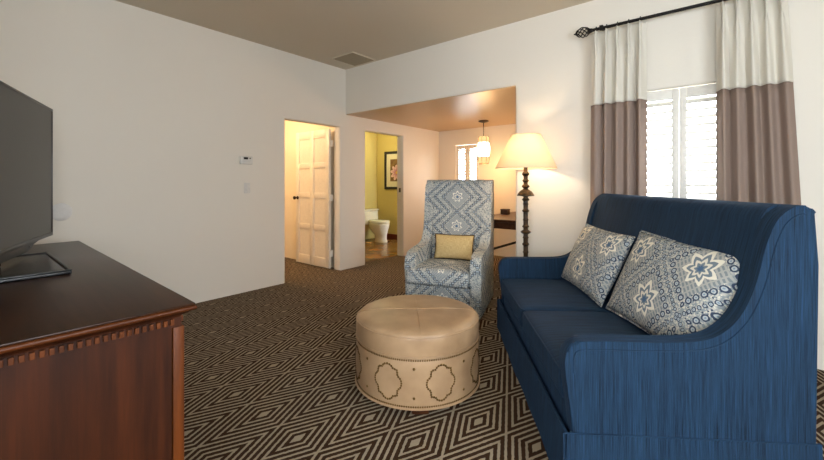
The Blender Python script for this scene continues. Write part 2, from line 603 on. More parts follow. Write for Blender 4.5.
# ---- windows: frame, glass
def window(name, axis, pos, u0, u1, z0, z1, bars=1):
    bm = BM(); f = .045
    def bb(a0, a1, c0, c1, d0=-.02, d1=.02):
        if axis == 'y': box(bm, a0, a1, pos + d0, pos + d1, c0, c1, .003)
        else: box(bm, pos + d0, pos + d1, a0, a1, c0, c1, .003)
    bb(u0, u0 + f, z0, z1); bb(u1 - f, u1, z0, z1); bb(u0 + f, u1 - f, z0, z0 + f); bb(u0 + f, u1 - f, z1 - f, z1)
    for i in range(bars):
        c = u0 + (u1 - u0) * (i + 1) / (bars + 1); bb(c - .02, c + .02, z0 + f, z1 - f)
    w = struct(name, bm, 'trim_white')
    g = BM()
    if axis == 'y': box(g, u0 + f, u1 - f, pos - .003, pos + .003, z0 + f, z1 - f)
    else: box(g, pos - .003, pos + .003, u0 + f, u1 - f, z0 + f, z1 - f)
    obj('window_pane', g, 'window_glass', w)
    return w
window('window_1', 'y', YF + .145, *W1)
window('window_2', 'y', YA + .125, *W2, bars=0)
window('fill_window_right', 'x', XR + .10, *W3)  # unseen window, added to fill the room with daylight from the right
window('fill_window_back', 'y', YB - .10, *W4)  # also out of view, put in for fill daylight from behind the camera

# ---- plantation shutters
def shutter(u0, u1, z0, z1, y, label, tilt=47, pitch=.054, rod_side=0, stile=.045, group=None, rails=(.085, .085)):
    t = thing('window_shutter', label, 'shutter', ((u0 + u1) / 2, y, z0), 0, group)
    w = (u1 - u0) / 2 - .002; H = z1 - z0
    bm = BM()
    box(bm, -w, -w + stile, -.014, .014, 0, H, .003); box(bm, w - stile, w, -.014, .014, 0, H, .003)
    box(bm, -w + stile, w - stile, -.012, .012, 0, rails[0], .003); box(bm, -w + stile, w - stile, -.012, .012, H - rails[1], H, .003)
    obj('shutter_frame', bm, 'shutter_white', t, smooth=40)
    bm = BM(); n = int((H - sum(rails)) / pitch); a = radians(tilt)
    for i in range(n):
        z = rails[0] + (i + .5) * (H - sum(rails)) / n
        pts = [(-.03, -.001), (-.02, -.004), (.02, -.004), (.03, -.001), (.03, .001), (.02, .004), (-.02, .004), (-.03, .001)]
        poly = [(p[0] * cos(a) - p[1] * sin(a), z + p[0] * sin(a) + p[1] * cos(a)) for p in pts]
        prism(bm, poly, -w + stile, w - stile, 'yz')
    obj('louvres', bm, 'shutter_white', t, smooth=40)
    if rod_side is not None:
        bm = BM(); tube(bm, [(rod_side, -.036, rails[0] + .02), (rod_side, -.036, H - rails[1] - .02)], .005)
        obj('tilt_rod', bm, 'shutter_white', t, smooth=40)
    return t
for (a, b, lb) in ((W1[0] + .005, (W1[0] + W1[1]) / 2, 'white louvred shutter beside the cream and taupe curtain nearer the floor lamp'),
                   ((W1[0] + W1[1]) / 2, W1[1] - .005, 'white louvred shutter beside the wide taupe curtain above the big patterned pillow')):
    shutter(a, b, W1[2] + .005, W1[3] - .006, YF + .03, lb, group='shutters of the window behind the sofa', rails=(.085, .08), rod_side=None)
wm = (W2[0] + W2[1]) / 2
shutter(W2[0] + .006, wm, W2[2] + .006, W2[3] - .006, YA + .03, 'narrow glowing shutter leaf in the alcove window, nearer the bathroom door', pitch=.05, tilt=24, stile=.05, rails=(.06, .065), group='alcove shutters', rod_side=None)
shutter(wm, W2[1] - .006, W2[2] + .006, W2[3] - .006, YA + .03, 'narrow glowing shutter leaf in the alcove window, nearer the hanging lantern', pitch=.05, tilt=24, stile=.05, rails=(.06, .065), group='alcove shutters', rod_side=None)

# ------------------------------------------------------------------ wall devices
def on_left(name, label, cat, y, z): 
    o = thing(name, label, cat, (XL, y, z)); return o
t = on_left('thermostat', 'white thermostat with small grey display on the left wall above the light switch', 'thermostat', 2.135, 1.457)
obj('casing', bx(0, .028, -.072, .072, -.045, .045, bev=.010, seg=3), 'plastic_white', t, smooth=40)
obj('display', bx(.0275, .0295, -.034, .014, .008, .032), 'rubber_dark', t)
obj('button', bx(.0275, .031, .030, .046, .014, .028, bev=.003), 'plastic_grey', t)
t = on_left('light_switch', 'white rocker light switch plate on the left wall below the thermostat', 'switch', 2.152, 1.15)
obj('switch_plate', bx(0, .006, -.036, .036, -.058, .058, bev=.003), 'plastic_white', t, smooth=40)
obj('rocker', bx(.005, .011, -.016, .016, -.033, .033, bev=.003), 'plastic_white', t, smooth=40)
bm = BM(); lathe(bm, [(0, 0), (.068, 0), (.07, .003), (.064, .009), (.03, .011), (0, .0112)], 40)
o = obj('blank_wall_plate', bm, 'plate_white', None, (XL, .612, .973), smooth=50); o.rotation_euler = (0, pi / 2, 0)
tag(o, 'round white blank cover plate on the wall beside the television', 'wall plate')

# ceiling vent
t = thing('ceiling_vent', 'square tan air vent in the ceiling near the corner above the open door', 'vent', (-3.667, 3.332, ZC))
w = .205
bm = BM(); f = .018
for a in ((-w, w, -w, -w + f), (-w, w, w - f, w), (-w, -w + f, -w + f, w - f), (w - f, w, -w + f, w - f)):
    box(bm, *a, -.014, 0, .004)
obj('vent_frame', bm, 'vent_frame_tan', t)
bm = BM()
for i in range(17):
    y = -w + f + .01 + i * (2 * w - 2 * f - .02) / 16
    prism(bm, [(y - .009, -.003), (y - .007, -.002), (y + .009, -.011), (y + .007, -.012)], -w + f, w - f, 'yz')
obj('vent_grille', bm, 'vent_tan', t)
obj('vent_backing', bx(-w + f, w - f, -w + f, w - f, -.0015, -.0005), 'pewter', t)

# ------------------------------------------------------------------ door 1 (open leaf in the hall)
door = struct('door_1', bx(-5.066, -4.272, 3.449, 3.459, .012, 1.965), 'door_white')
bm = BM(); x0, x1 = -5.066, -4.272; st = .085; mid = (x0 + x1) / 2
zr = [.012, .145, .525, .605, .985, 1.065, 1.42, 1.50, 1.85, 1.965]
for a, b in ((x0, x0 + st), (mid - .045, mid + .045), (x1 - st, x1)): box(bm, a, b, 3.424, 3.4495, .012, 1.965, .006)
for k in range(0, 10, 2): 
    for a, b in ((x0 + st, mid - .045), (mid + .045, x1 - st)): box(bm, a, b, 3.4245, 3.4493, zr[k], zr[k + 1], .006)
obj('door_frame', bm, 'door_white', door, smooth=40)
bm = BM()
for k in range(1, 9, 2):
    for a, b in ((x0 + st, mid - .045), (mid + .045, x1 - st)): 
        box(bm, a - .002, b + .002, 3.438, 3.4492, zr[k] - .002, zr[k + 1] + .002)
obj('door_panel', bm, 'door_white', door)
bm = BM()
lathe(bm, [(0, 0), (.026, 0), (.026, .006), (.010, .010), (.010, .035), (.022, .042), (.028, .055), (.024, .068), (0, .073)], 24)
bmesh.ops.rotate(bm, verts=bm.verts, matrix=Matrix.Rotation(pi / 2, 3, 'X')); bmesh.ops.translate(bm, verts=bm.verts, vec=(-5.012, 3.424, .985))
obj('door_knob', bm, 'bronze', door, smooth=40)
for z in (.22, 1.0, 1.76): 
    bm = BM(); box(bm, -4.273, -4.255, 3.425, 3.487, z - .045, z + .045, .003); tube(bm, [(-4.262, 3.424, z - .045), (-4.262, 3.424, z + .045)], .006)
    obj('hinge', bm, 'door_white', door, smooth=40)
o = obj('strike_plate', bx(-4.205, -4.165, 4.8285, 4.8325, 1.055, 1.125, bev=.001), 'pewter')
tag(o, 'small dark latch strike plate on the bathroom door jamb', 'strike plate')

# ------------------------------------------------------------------ bathroom
t = thing('toilet', 'pale toilet against the green wall seen through the bathroom doorway', 'toilet', (-5.95, 5.71, .006))
bm = BM(); soft_box(bm, .012, .20, -.255, .235, .335, .62, .03, n=10); obj('tank', bm, 'porcelain', t, smooth=60)
bm = BM(); soft_box(bm, .008, .212, -.245, .245, .618, .655, .015, n=8); obj('tank_lid', bm, 'porcelain', t, smooth=60)
def oval(bm, levels, n=36):
    R = []
    for cx_, ax_, ay_, z in levels: R.append([bm.verts.new((cx_ + ax_ * cos(2 * pi * i / n), ay_ * sin(2 * pi * i / n), z)) for i in range(n)])
    for A, B in zip(R, R[1:]):
        for i in range(n): bm.faces.new((A[i], A[(i + 1) % n], B[(i + 1) % n], B[i]))
    bm.faces.new(R[0]); bm.faces.new(R[-1][::-1]); return bm
bm = BM(); oval(bm, [(.49, .155, .10, 0), (.49, .155, .105, .02), (.49, .14, .095, .06), (.485, .145, .10, .14), (.46, .18, .14, .2), (.44, .225, .17, .28), (.44, .24, .183, .34), (.44, .245, .185, .375), (.44, .235, .176, .385)])
obj('bowl', bm, 'porcelain', t, smooth=60)
bm = BM(); oval(bm, [(.44, .24, .177, .388), (.443, .25, .188, .393), (.443, .252, .19, .405), (.443, .247, .185, .411), (.443, .227, .17, .413)])
obj('toilet_seat', bm, 'porcelain', t, smooth=60)
bm = BM(); oval(bm, [(.44, .235, .176, .4135), (.443, .249, .187, .417), (.443, .25, .188, .427), (.441, .235, .176, .437), (.44, .13, .09, .444)])
obj('lid', bm, 'porcelain', t, smooth=60)
bm = BM(); lathe(bm, [(0, 0), (.026, 0), (.028, .01), (.027, .06), (.012, .075), (.011, .09), (.018, .094), (.018, .105), (0, .108)], 20)
tag(obj('small_bottle', bm, 'rubber_dark', None, (-5.845, 5.555, .6612), smooth=40), 'small dark bottle standing on the toilet tank', 'bottle')
t = thing('framed_picture', 'flower print in a black frame on the green bathroom wall', 'picture', (-5.386, 6.1, 1.48))
bm = BM(); f = .055; a, h = .32, .405
for q in ((-a, a, h - f, h), (-a, a, -h, -h + f), (-a, -a + f, -h + f, h - f), (a - f, a, -h + f, h - f)): box(bm, q[0], q[1], -.03, -.001, q[2], q[3], .004)
obj('picture_frame', bm, 'rubber_dark', t)
obj('picture_mat', bx(-a + f, a - f, -.014, -.010, -h + f, h - f), 'cream_mat', t)
obj('print', bx(-.155, .155, -.017, -.0145, -.235, .235), 'flower_print', t)
t = thing('ceiling_light', 'glowing flush ceiling light seen at the top of the bathroom doorway', 'ceiling light', (-5.52, 5.43, 2.35))
bm = BM(); lathe(bm, [(0, 0), (.17, 0), (.17, -.02), (0, -.02)], 36); obj('light_base', bm, 'trim_white', t, smooth=40)
bm = BM(); lathe(bm, [(.165, -.0205), (.16, -.05), (.13, -.085), (.07, -.105), (0, -.112)], 36); obj('light_diffuser', bm, 'bath_glass', t, smooth=60)

# ------------------------------------------------------------------ alcove: pendant, desk
t = thing('pendant_lamp', 'glowing glass lantern pendant hanging from the alcove ceiling', 'pendant lamp', (-2.872, 5.282, ZA - .003))
bm = BM(); lathe(bm, [(0, 0), (.077, 0), (.077, -.012), (.05, -.022), (.012, -.028), (0, -.03)], 32); obj('ceiling_canopy', bm, 'bronze', t, smooth=40)
bm = BM(); tube(bm, [(0, 0, -.028), (0, 0, -.236)], .006)
for i in range(7): lathe(bm, [(0, -.008), (.009, 0), (0, .008)], 10, (0, 0, -.05 - i * .028))
obj('cord', bm, 'bronze', t, smooth=40)
z0 = -.235
bm = BM(); lathe(bm, smooth_poly([(.03, z0), (.075, z0 - .01), (.087, z0 - .045), (.080, z0 - .085)], 5), 32, cap=True); obj('glass_cap', bm, 'pendant_amber', t, smooth=60)
bm = BM(); lathe(bm, smooth_poly([(.080, z0 - .0885), (.098, z0 - .13), (.107, z0 - .2), (.100, z0 - .27), (.082, z0 - .325)], 5), 32); obj('glass_body', bm, 'pendant_glass', t, smooth=60)
bm = BM(); lathe(bm, smooth_poly([(.080, z0 - .329), (.086, z0 - .365), (.080, z0 - .405), (.072, z0 - .42)], 5), 32); obj('glass_base', bm, 'pendant_amber', t, smooth=60)
bm = BM()
for zz, r in ((z0 - .087, .083), (z0 - .327, .085), (z0 - .421, .074), (z0 - .002, .034)):
    tube(bm, [(r * cos(2 * pi * i / 32), r * sin(2 * pi * i / 32), zz) for i in range(32)], .0045, 6, True)
prof = [(.034, z0), (.077, z0 - .01), (.089, z0 - .045), (.082, z0 - .087), (.1, z0 - .13), (.109, z0 - .2), (.102, z0 - .27), (.085, z0 - .327), (.088, z0 - .365), (.074, z0 - .421)]
for k in range(8):
    a = 2 * pi * k / 8 + .2
    tube(bm, [(r * cos(a), r * sin(a), z) for r, z in smooth_poly(prof, 4)], .0028, 6)
obj('wire_cage', bm, 'bronze', t, smooth=40)

t = thing('writing_desk', 'dark wooden writing desk in the alcove behind the armchair', 'desk', (-2.10, 5.05, 0))
obj('desktop', bx(-.47, .47, -.70, .77, .72, .755, bev=.005), 'desk_wood', t)
bm = BM()
box(bm, -.44, .45, -.67, -.65, .64, .72); box(bm, -.44, .45, .72, .74, .64, .72); box(bm, -.44, -.42, -.65, .72, .64, .72); box(bm, .43, .45, -.65, .72, .64, .72)
obj('apron', bm, 'desk_wood', t)
for x in (-.445, .405):
    for y in (-.67, .70):
        obj('leg', bx(x, x + .04, y, y + .04, 0, .7195, bev=.004), 'rubber_dark', t)
for x in (-.437, .413):
    obj('stretcher', bx(x, x + .024, -.63, .70, .265, .295, bev=.004), 'rubber_dark', t)
t = thing('small_box', 'small brown lidded box on the alcove desk beside the armchair back', 'box', (-2.46, 5.17, .755))
obj('box_body', bx(-.05, .05, -.05, .05, 0, .06, bev=.003), 'box_brown', t)
obj('lid', bx(-.053, .053, -.053, .053, .0605, .076, bev=.003), 'box_brown', t)

# ------------------------------------------------------------------ sofa
SO = thing('sofa', 'dark blue denim high-backed sofa set at an angle before the curtained window', 'sofa', (-.473, 1.5125, 0), radians(34.9))
LEN = 1.70; AT = .072
armtop = smooth_poly([(.012, .40), (.0, .52), (.03, .585), (.12, .598), (.32, .600), (.48, .608), (.57, .640), (.64, .715), (.69, .83), (.725, .97), (.765, 1.065), (.82, 1.112), (.87, 1.118), (.90, 1.09)], 5)
prof = [(.03, .23)] + armtop + [(.905, .9), (.905, .23)]
for y0, y1 in ((0, AT), (LEN - AT, LEN)):
    bm = prism(BM(), prof, y0, y1, 'xz', bev=.016, seg=4)
    obj('arm', bm, 'denim_blue', SO, smooth=50, uv=uv_box)
    ins = []
    for i in range(3, len(armtop) - 3):
        a, b = Vector(armtop[i - 1]), Vector(armtop[i + 1]); tn = (b - a).normalized()
        ins.append((armtop[i][0] + tn.y * .032, armtop[i][1] - tn.x * .032))
    yy = y0 - .0005 if y0 == 0 else y1 + .0005
    bm = BM(); tube(bm, [(p[0], yy, p[1]) for p in ins], .0028, 6)
    obj('arm_welt', bm, 'denim_blue', SO, smooth=60, uv=uv_box)
# back, leaning
bk = [(.60, .25), (.625, .45), (.70, .80), (.755, 1.02)] 
bk = smooth_poly(bk, 5) + smooth_poly([(.765, 1.07), (.79, 1.105), (.835, 1.12), (.875, 1.112), (.893, 1.08)], 4) + [(.90, .9), (.90, .1), (.60, .1)]
obj('backrest', prism(BM(), bk, AT + .001, LEN - AT - .001, 'xz'), 'denim_blue', SO, smooth=50, uv=uv_box)
bm = soft_box(BM(), .03, .66, AT + .001, LEN - AT - .001, .10, .318, .015, n=12)
obj('seat_base', bm, 'denim_blue', SO, smooth=50, uv=uv_box)
mid = LEN / 2
for y0, y1 in ((AT + .004, mid - .002), (mid + .002, LEN - AT - .004)):
    c = obj('seat_cushion', soft_box(BM(), .012, .64, y0, y1, .320, .438, .028, puff=.022, n=20), 'denim_blue', SO, smooth=60, uv=uv_box)
    for zz in (.430, .330):
        bm = BM()
        P = [(.45, y0 + .004, zz)] + [(.06, y0 + .004, zz), (.035, y0 + .008, zz), (.020, y0 + .03, zz), (.0165, y0 + .06, zz)] + \
            [(.0165, y0 + .06 + (y1 - y0 - .12) * i / 8, zz) for i in range(1, 8)] + [(.0165, y1 - .06, zz), (.020, y1 - .03, zz), (.035, y1 - .008, zz), (.06, y1 - .004, zz), (.45, y1 - .004, zz)]
        tube(bm, P, .0055, 8)
        obj('piping', bm, 'denim_blue', c, smooth=60, uv=uv_box)
# skirt with kick pleats at the corners
def skirt_panel(p0, p1, nrm, z0=.012, z1=.245, n=28, flare=.012, fold=.004):
    bm = BM(); p0 = Vector(p0); p1 = Vector(p1); nrm = Vector(nrm); R = []
    for s in (0, 1):
        G = []
        for j in range(6):
            z = z1 + (z0 - z1) * j / 5; row = []
            for i in range(n + 1):
                u = i / n; k = j / 5
                q = p0.lerp(p1, u) + nrm * (flare * k ** 1.2 + fold * k * sin(u * 19) * sin(u * 7 + 1) - .008 * s)
                row.append(bm.verts.new((q.x, q.y, z)))
            G.append(row)
        R.append(G)
    for G in R:
        for j in range(5):
            for i in range(n): bm.faces.new((G[j][i], G[j][i + 1], G[j + 1][i + 1], G[j + 1][i]))
    A, B = R
    for j in range(5):
        for i in (0, n): bm.faces.new((A[j][i], A[j + 1][i], B[j + 1][i], B[j][i]))
    for i in range(n):
        for j in (0, 5): bm.faces.new((A[j][i], A[j][i + 1], B[j][i + 1], B[j][i]))
    return bm
for p0, p1, nr in (((.004, -.012, 0), (.004, LEN + .012, 0), (-1, 0, 0)), ((-.008, -.003, 0), (.915, -.003, 0), (0, -1, 0)), ((-.008, LEN + .003, 0), (.915, LEN + .003, 0), (0, 1, 0)), ((.909, .02, 0), (.909, LEN - .02, 0), (1, 0, 0))):
    obj('skirt', skirt_panel(p0, p1, nr), 'denim_blue', SO, smooth=60, uv=uv_box)
for P in ([(.0, -.004, .245), (.89, -.004, .245)], [(.003, .0, .245), (.003, LEN, .245)], [(.0, LEN + .004, .245), (.89, LEN + .004, .245)]):
    bm = BM(); tube(bm, P, .004, 6); obj('welt', bm, 'denim_blue', SO, smooth=60, uv=uv_box)

# two patterned pillows leaning on the sofa back; sofa space -> world
SM = Matrix.Translation((-.473, 1.5125, 0)) @ Matrix.Rotation(radians(34.9), 4, 'Z')
def sofa_pillow(yc, w, h, t, xb, zb, lean, twist, roll, label):
    bm, rim = pillow_mesh(w, h, t)
    o = obj('throw_pillow', bm, 'ikat_pillow', None, smooth=180, uv=uv_xz)
    b2 = BM(); tube(b2, rim, .006, 6, True)
    obj('pillow_edging', b2, 'ikat_pillow', o, smooth=180, uv=uv_xz)
    # pillow's x runs along -y of the sofa; its face (-y) looks to the sofa's front (-x)
    base = Matrix(((0, 1, 0, 0), (-1, 0, 0, 0), (0, 0, 1, 0), (0, 0, 0, 1)))
    m = SM @ Matrix.Translation((xb, yc, zb)) @ Matrix.Rotation(radians(twist), 4, 'Z') @ Matrix.Rotation(radians(lean), 4, 'Y') @ Matrix.Rotation(radians(roll), 4, 'X') @ Matrix.Translation((0, 0, h / 2)) @ base
    o.matrix_world = m
    tag(o, label, 'pillow', 'patterned pillows on the sofa')
    return o
sofa_pillow(1.245, .75, .46, .15, .485, .462, 25, 0, 0, 'blue and cream patterned pillow farther back on the sofa, nearer the floor lamp')
sofa_pillow(.470, .79, .505, .16, .535, .456, 24, 3, 0, 'larger blue and cream patterned pillow leaning against the near wing of the sofa')

# ------------------------------------------------------------------ armchair
CR = radians(19.1)
CH = thing('armchair', 'tall high-backed armchair in blue and cream patterned fabric beyond the ottoman', 'armchair', (-1.942, 2.803, 0), CR)
W2_ = .35; AT = .095
atop = smooth_poly([(.012, .33), (.0, .46), (.025, .535), (.08, .565), (.2, .582), (.40, .598), (.50, .64), (.555, .74), (.585, .92), (.61, 1.10), (.64, 1.205), (.69, 1.236), (.75, 1.236), (.80, 1.215)], 5)
prof = [(.02, .03)] + atop + [(.80, .9), (.76, .03)]
for x0, x1 in ((-W2_, -W2_ + AT), (W2_ - AT, W2_)):
    obj('arm', prism(BM(), prof, x0, x1, 'yz', bev=.022, seg=4), 'ikat_chair', CH, smooth=50, uv=uv_chair)
bk = smooth_poly([(.52, .25), (.545, .45), (.585, .80), (.62, 1.10)], 5) + smooth_poly([(.63, 1.17), (.655, 1.212), (.70, 1.238), (.75, 1.236), (.79, 1.21)], 4) + [(.795, .9), (.755, .05), (.52, .05)]
obj('backrest', prism(BM(), bk, -W2_ + AT + .001, W2_ - AT - .001, 'yz'), 'ikat_chair', CH, smooth=50, uv=uv_chair)
obj('seat_base', soft_box(BM(), -W2_ + AT + .001, W2_ - AT - .001, .025, .56, .03, .283, .012, n=10), 'ikat_chair', CH, smooth=50, uv=uv_chair)
c = obj('seat_cushion', soft_box(BM(), -W2_ + AT - .085, W2_ - AT - .004, -.035, .54, .288, .425, .04, puff=.03, n=18), 'ikat_chair', CH, smooth=60, uv=uv_chair)
for x in (-.30, .30):
    for y in (.05, .70): obj('foot', bx(x - .025, x + .025, y - .025, y + .025, 0, .045, bev=.004), 'foot_wood', CH)
bm, rim = pillow_mesh(.40, .245, .13)
o = obj('lumbar_pillow', bm, 'gold_weave', None, smooth=180, uv=uv_xz)
b2 = BM(); tube(b2, rim, .0055, 6, True); obj('pillow_piping', b2, 'piping_brown', o, smooth=180, uv=uv_xz)
o.matrix_world = Matrix.Translation((-1.942, 2.803, 0)) @ Matrix.Rotation(CR, 4, 'Z') @ Matrix.Translation((.0, .435, .448)) @ Matrix.Rotation(radians(-13), 4, 'X') @ Matrix.Translation((0, 0, .1225))
tag(o, 'small gold woven pillow with brown piping on the armchair seat', 'pillow')

# ------------------------------------------------------------------ ottoman
FW = (-.6307, .776); RT = (.776, .6307)
oc = (RT[0] * .033 + FW[0] * 2.325, RT[1] * .033 + FW[1] * 2.325)
OT = thing('ottoman', 'round tan leather ottoman with brass nailhead quatrefoils in the middle of the carpet', 'ottoman', (*oc, 0))
R = .365
bm = BM(); lathe(bm, smooth_poly([(0, .042), (R - .02, .042), (R - .004, .052), (R + .001, .09), (R + .003, .17), (R + .001, .24), (R - .003, .285), (R - .012, .299), (.30, .302), (0, .302)], 4), 96)
obj('drum', bm, 'leather_tan', OT, smooth=50)
bm = BM(); lathe(bm, smooth_poly([(0, .303), (.33, .303), (R - .004, .308), (R + .001, .325), (R + .002, .36), (R + .0005, .395), (R - .003, .408), (R - .009, .419), (R - .03, .431), (.29, .438), (.18, .443), (.06, .444), (.02, .440), (0, .437)], 5), 96)
seat = obj('cushion', bm, 'leather_tan', OT, smooth=60)
for z, r in ((.308, R + .001), (.407, R - .002)):
    bm = BM(); tube(bm, [(r * cos(2 * pi * i / 96), r * sin(2 * pi * i / 96), z) for i in range(96)], .004, 6, True)
    obj('piping', bm, 'leather_tan', seat, smooth=60)
def top_z(r): 
    P = smooth_poly([(.0, .437), (.02, .440), (.06, .444), (.18, .443), (.29, .438), (R - .03, .431), (R - .009, .419)], 8)
    for a, b in zip(P, P[1:]):
        if a[0] <= r <= b[0]: return a[1] + (b[1] - a[1]) * (r - a[0]) / max(1e-6, b[0] - a[0])
    return .405
bm = BM(); sa = math.atan2(RT[1], RT[0]) + radians(2)
for k in range(4):
    a = sa + k * pi / 2
    tube(bm, [(r * cos(a), r * sin(a), top_z(r) + .0008) for r in [.01 + (R - .02) * i / 30 for i in range(31)]], .003, 6)
obj('seam', bm, 'leather_tan', seat, smooth=60)
bm = BM(); lathe(bm, [(0, .448), (.006, .447), (.011, .444), (.012, .440), (0, .439)][::-1], 16); obj('button', bm, 'leather_tan', seat, smooth=60)
def nail(bm, a, z, r=.0046, rad=None):
    rad = (R + .002) if rad is None else rad
    c = Vector((rad * cos(a), rad * sin(a), z)); n = Vector((cos(a), sin(a), 0)); tdir = Vector((-sin(a), cos(a), 0)); u = Vector((0, 0, 1))
    ring = [[bm.verts.new(c + (tdir * cos(2 * pi * i / 7) + u * sin(2 * pi * i / 7)) * r * q + n * hh) for i in range(7)] for q, hh in ((1, 0), (.75, r * .5))]
    top = bm.verts.new(c + n * r * .75)
    for i in range(7):
        j = (i + 1) % 7
        bm.faces.new((ring[0][i], ring[0][j], ring[1][j], ring[1][i])); bm.faces.new((ring[1][i], ring[1][j], top))
    bm.faces.new(ring[0][::-1])
for zz, rr in ((.292, R - .004), (.056, R - .002)):
    bm = BM()
    for i in range(190): nail(bm, 2 * pi * i / 190, zz, .0052, rr)
    obj('nailhead_trim', bm, 'nail_brass', OT, smooth=60)
face = math.atan2(-FW[1], -FW[0])            # towards the camera
# ogee quatrefoil outline: points (horizontal, vertical)
q1 = [(0, .092), (.018, .086), (.030, .070), (.046, .068), (.050, .052), (.052, .036), (.066, .020), (.070, 0)]
q1 = smooth_poly(q1, 8)
full = q1 + [(x, -z) for x, z in q1[::-1][1:]] + [(-x, -z) for x, z in q1[1:]] + [(-x, z) for x, z in q1[::-1][1:-1]]
def resample(P, step):
    out = [P[0]]; acc = 0; P = P + [P[0]]
    for a, b in zip(P, P[1:]):
        L = math.dist(a, b); 
        while acc + L >= step and L > 1e-9:
            t = (step - acc) / L; a = (a[0] + (b[0] - a[0]) * t, a[1] + (b[1] - a[1]) * t); out.append(a); L = math.dist(a, b); acc = 0
        acc += L
    return out
pts = resample(full, .0118)
for k in range(8):
    a0 = face + radians(-26) + k * 2 * pi / 8
    bm = BM()
    for x, z in pts: nail(bm, a0 + x * 1.12 / R, .174 + z, .0062)
    obj('nailhead_motif', bm, 'nail_brass', OT, smooth=60)
    for z in (.252, .102):
        bm = BM(); nail(bm, a0 + pi / 8, z, .0075); obj('tuft_button', bm, 'nail_brass', OT, smooth=60)
for k in range(4):
    a = face + radians(2) + k * pi / 2
    bm = bx(-.045, .045, -.035, .035, 0, .043, bev=.006); bmesh.ops.rotate(bm, verts=bm.verts, matrix=Matrix.Rotation(a + pi / 2, 3, 'Z')); bmesh.ops.translate(bm, verts=bm.verts, vec=(.30 * cos(a), .30 * sin(a), 0))
    obj('foot', bm, 'foot_wood', OT)

# ------------------------------------------------------------------ floor lamp
lp = (RT[0] * 1.022 + FW[0] * 3.45, RT[1] * 1.022 + FW[1] * 3.45)
FL = thing('floor_lamp', 'floor lamp with lit cream cone shade on a dark turned pole by the alcove', 'floor lamp', (*lp, 0))
bm = BM(); lathe(bm, [(0, 0), (.15, 0), (.155, .012), (.14, .03), (.08, .045), (.05, .07), (.03, .085), (0, .085)], 40); obj('base', bm, 'antique_bronze', FL, smooth=40)
P = [(.022, .085)]
def bead(z, r0, r1, hh): return [(r0, z - hh), (r1 * .8, z - hh * .55), (r1, z), (r1 * .8, z + hh * .55), (r0, z + hh)]
for zc, r1, hh in ((.18, .036, .03), (.28, .03, .02), (.36, .045, .022), (.44, .03, .02), (.515, .043, .020), (.585, .026, .016), (.655, .032, .016), (.715, .027, .014), (.765, .046, .020), (.815, .032, .014), (.875, .026, .014), (.955, .033, .016), (1.015, .026, .012), (1.055, .034, .014)):
    P += bead(zc, .020, r1, hh)
P += [(.020, 1.08), (.030, 1.085), (.074, 1.09), (.075, 1.096), (.066, 1.112), (.052, 1.130), (.034, 1.142), (.022, 1.150)]
for zc, r1, hh in ((1.175, .036, .018), (1.225, .030, .016), (1.285, .034, .022)): P += bead(zc, .019, r1, hh)
P += [(.018, 1.32), (.016, 1.345), (0, 1.346)]
bm = BM(); lathe(bm, P, 28); obj('pole', bm, 'antique_bronze', FL, smooth=35)
bm = BM(); lathe(bm, [(.262, 1.335), (.262, 1.345), (.128, 1.637), (.126, 1.637), (.259, 1.345), (.259, 1.335), (.262, 1.335)], 64, cap=False); sh = obj('lamp_shade', bm, 'shade_linen', FL, smooth=40, uv=uv_box)
for r, z in ((.262, 1.338), (.128, 1.636)):
    bm = BM(); tube(bm, [(r * cos(2 * pi * i / 64), r * sin(2 * pi * i / 64), z) for i in range(64)], .004, 6, True)
    obj('shade_trim', bm, 'shade_linen', sh, smooth=60, uv=uv_box)
bm = BM(); lathe(bm, [(0, 1.347), (.014, 1.347), (.016, 1.375), (.030, 1.41), (.028, 1.44), (0, 1.455)], 20); bo = obj('bulb', bm, 'bulb', FL, smooth=60)
bm = BM()
for k in range(3):
    a = k * 2 * pi / 3; tube(bm, [(.0, .0, 1.60), (.064 * cos(a), .064 * sin(a), 1.612), (.1255 * cos(a), .1255 * sin(a), 1.632)], .003, 6)
tube(bm, [(.0, .0, 1.60), (.03, 0, 1.57), (.045, 0, 1.48), (.035, 0, 1.39), (.014, 0, 1.338)], .003, 6); tube(bm, [(.0, .0, 1.60), (-.03, 0, 1.57), (-.045, 0, 1.48), (-.035, 0, 1.39), (-.014, 0, 1.338)], .003, 6)
obj('harp', bm, 'antique_bronze', FL, smooth=60)

# ------------------------------------------------------------------ curtains
YC = YF - .10; ZR = 2.495
RD = thing('curtain_rod', 'black iron curtain rod with twisted basket finials above the shuttered window', 'curtain rod', (-.2575, YC, ZR))
bm = BM(); tube(bm, [(-.615, 0, 0), (.615, 0, 0)], .0125, 12); obj('rod', bm, 'black_iron', RD, smooth=40)
for s in (-1, 1):
    bm = BM()
    for k in range(6):
        a0 = k * 2 * pi / 6
        Q = []
        for i in range(19):
            u = i / 18; r = .010 + .031 * sin(pi * u) ** .8; a = a0 + u * pi * 1.1
            Q.append((s * (.622 + .115 * u), r * cos(a), r * sin(a)))
        tube(bm, Q, .0045, 6)
    b0 = []
    for i in range(9):
        u = i / 8; b0.append((s * (.60 + .042 * u), 0, 0))
    tube(bm, b0, lambda u: .013 + .006 * sin(pi * u), 12)
    tube(bm, [(s * .728, 0, 0), (s * .738, 0, 0), (s * .746, 0, 0), (s * .756, 0, 0)], lambda u: .013 - .009 * u, 10)
    obj('finial', bm, 'black_iron', RD, smooth=50)
    bm = BM(); tube(bm, [(s * .535, 0, 0), (s * .535, .10, 0)], .008, 8); box(bm, s * .535 - .02, s * .535 + .02, .092, .0995, -.04, .04, .002); box(bm, s * .535 - .014, s * .535 + .014, -.016, .016, -.016, .022, .003)
    obj('bracket', bm, 'black_iron', RD, smooth=40)

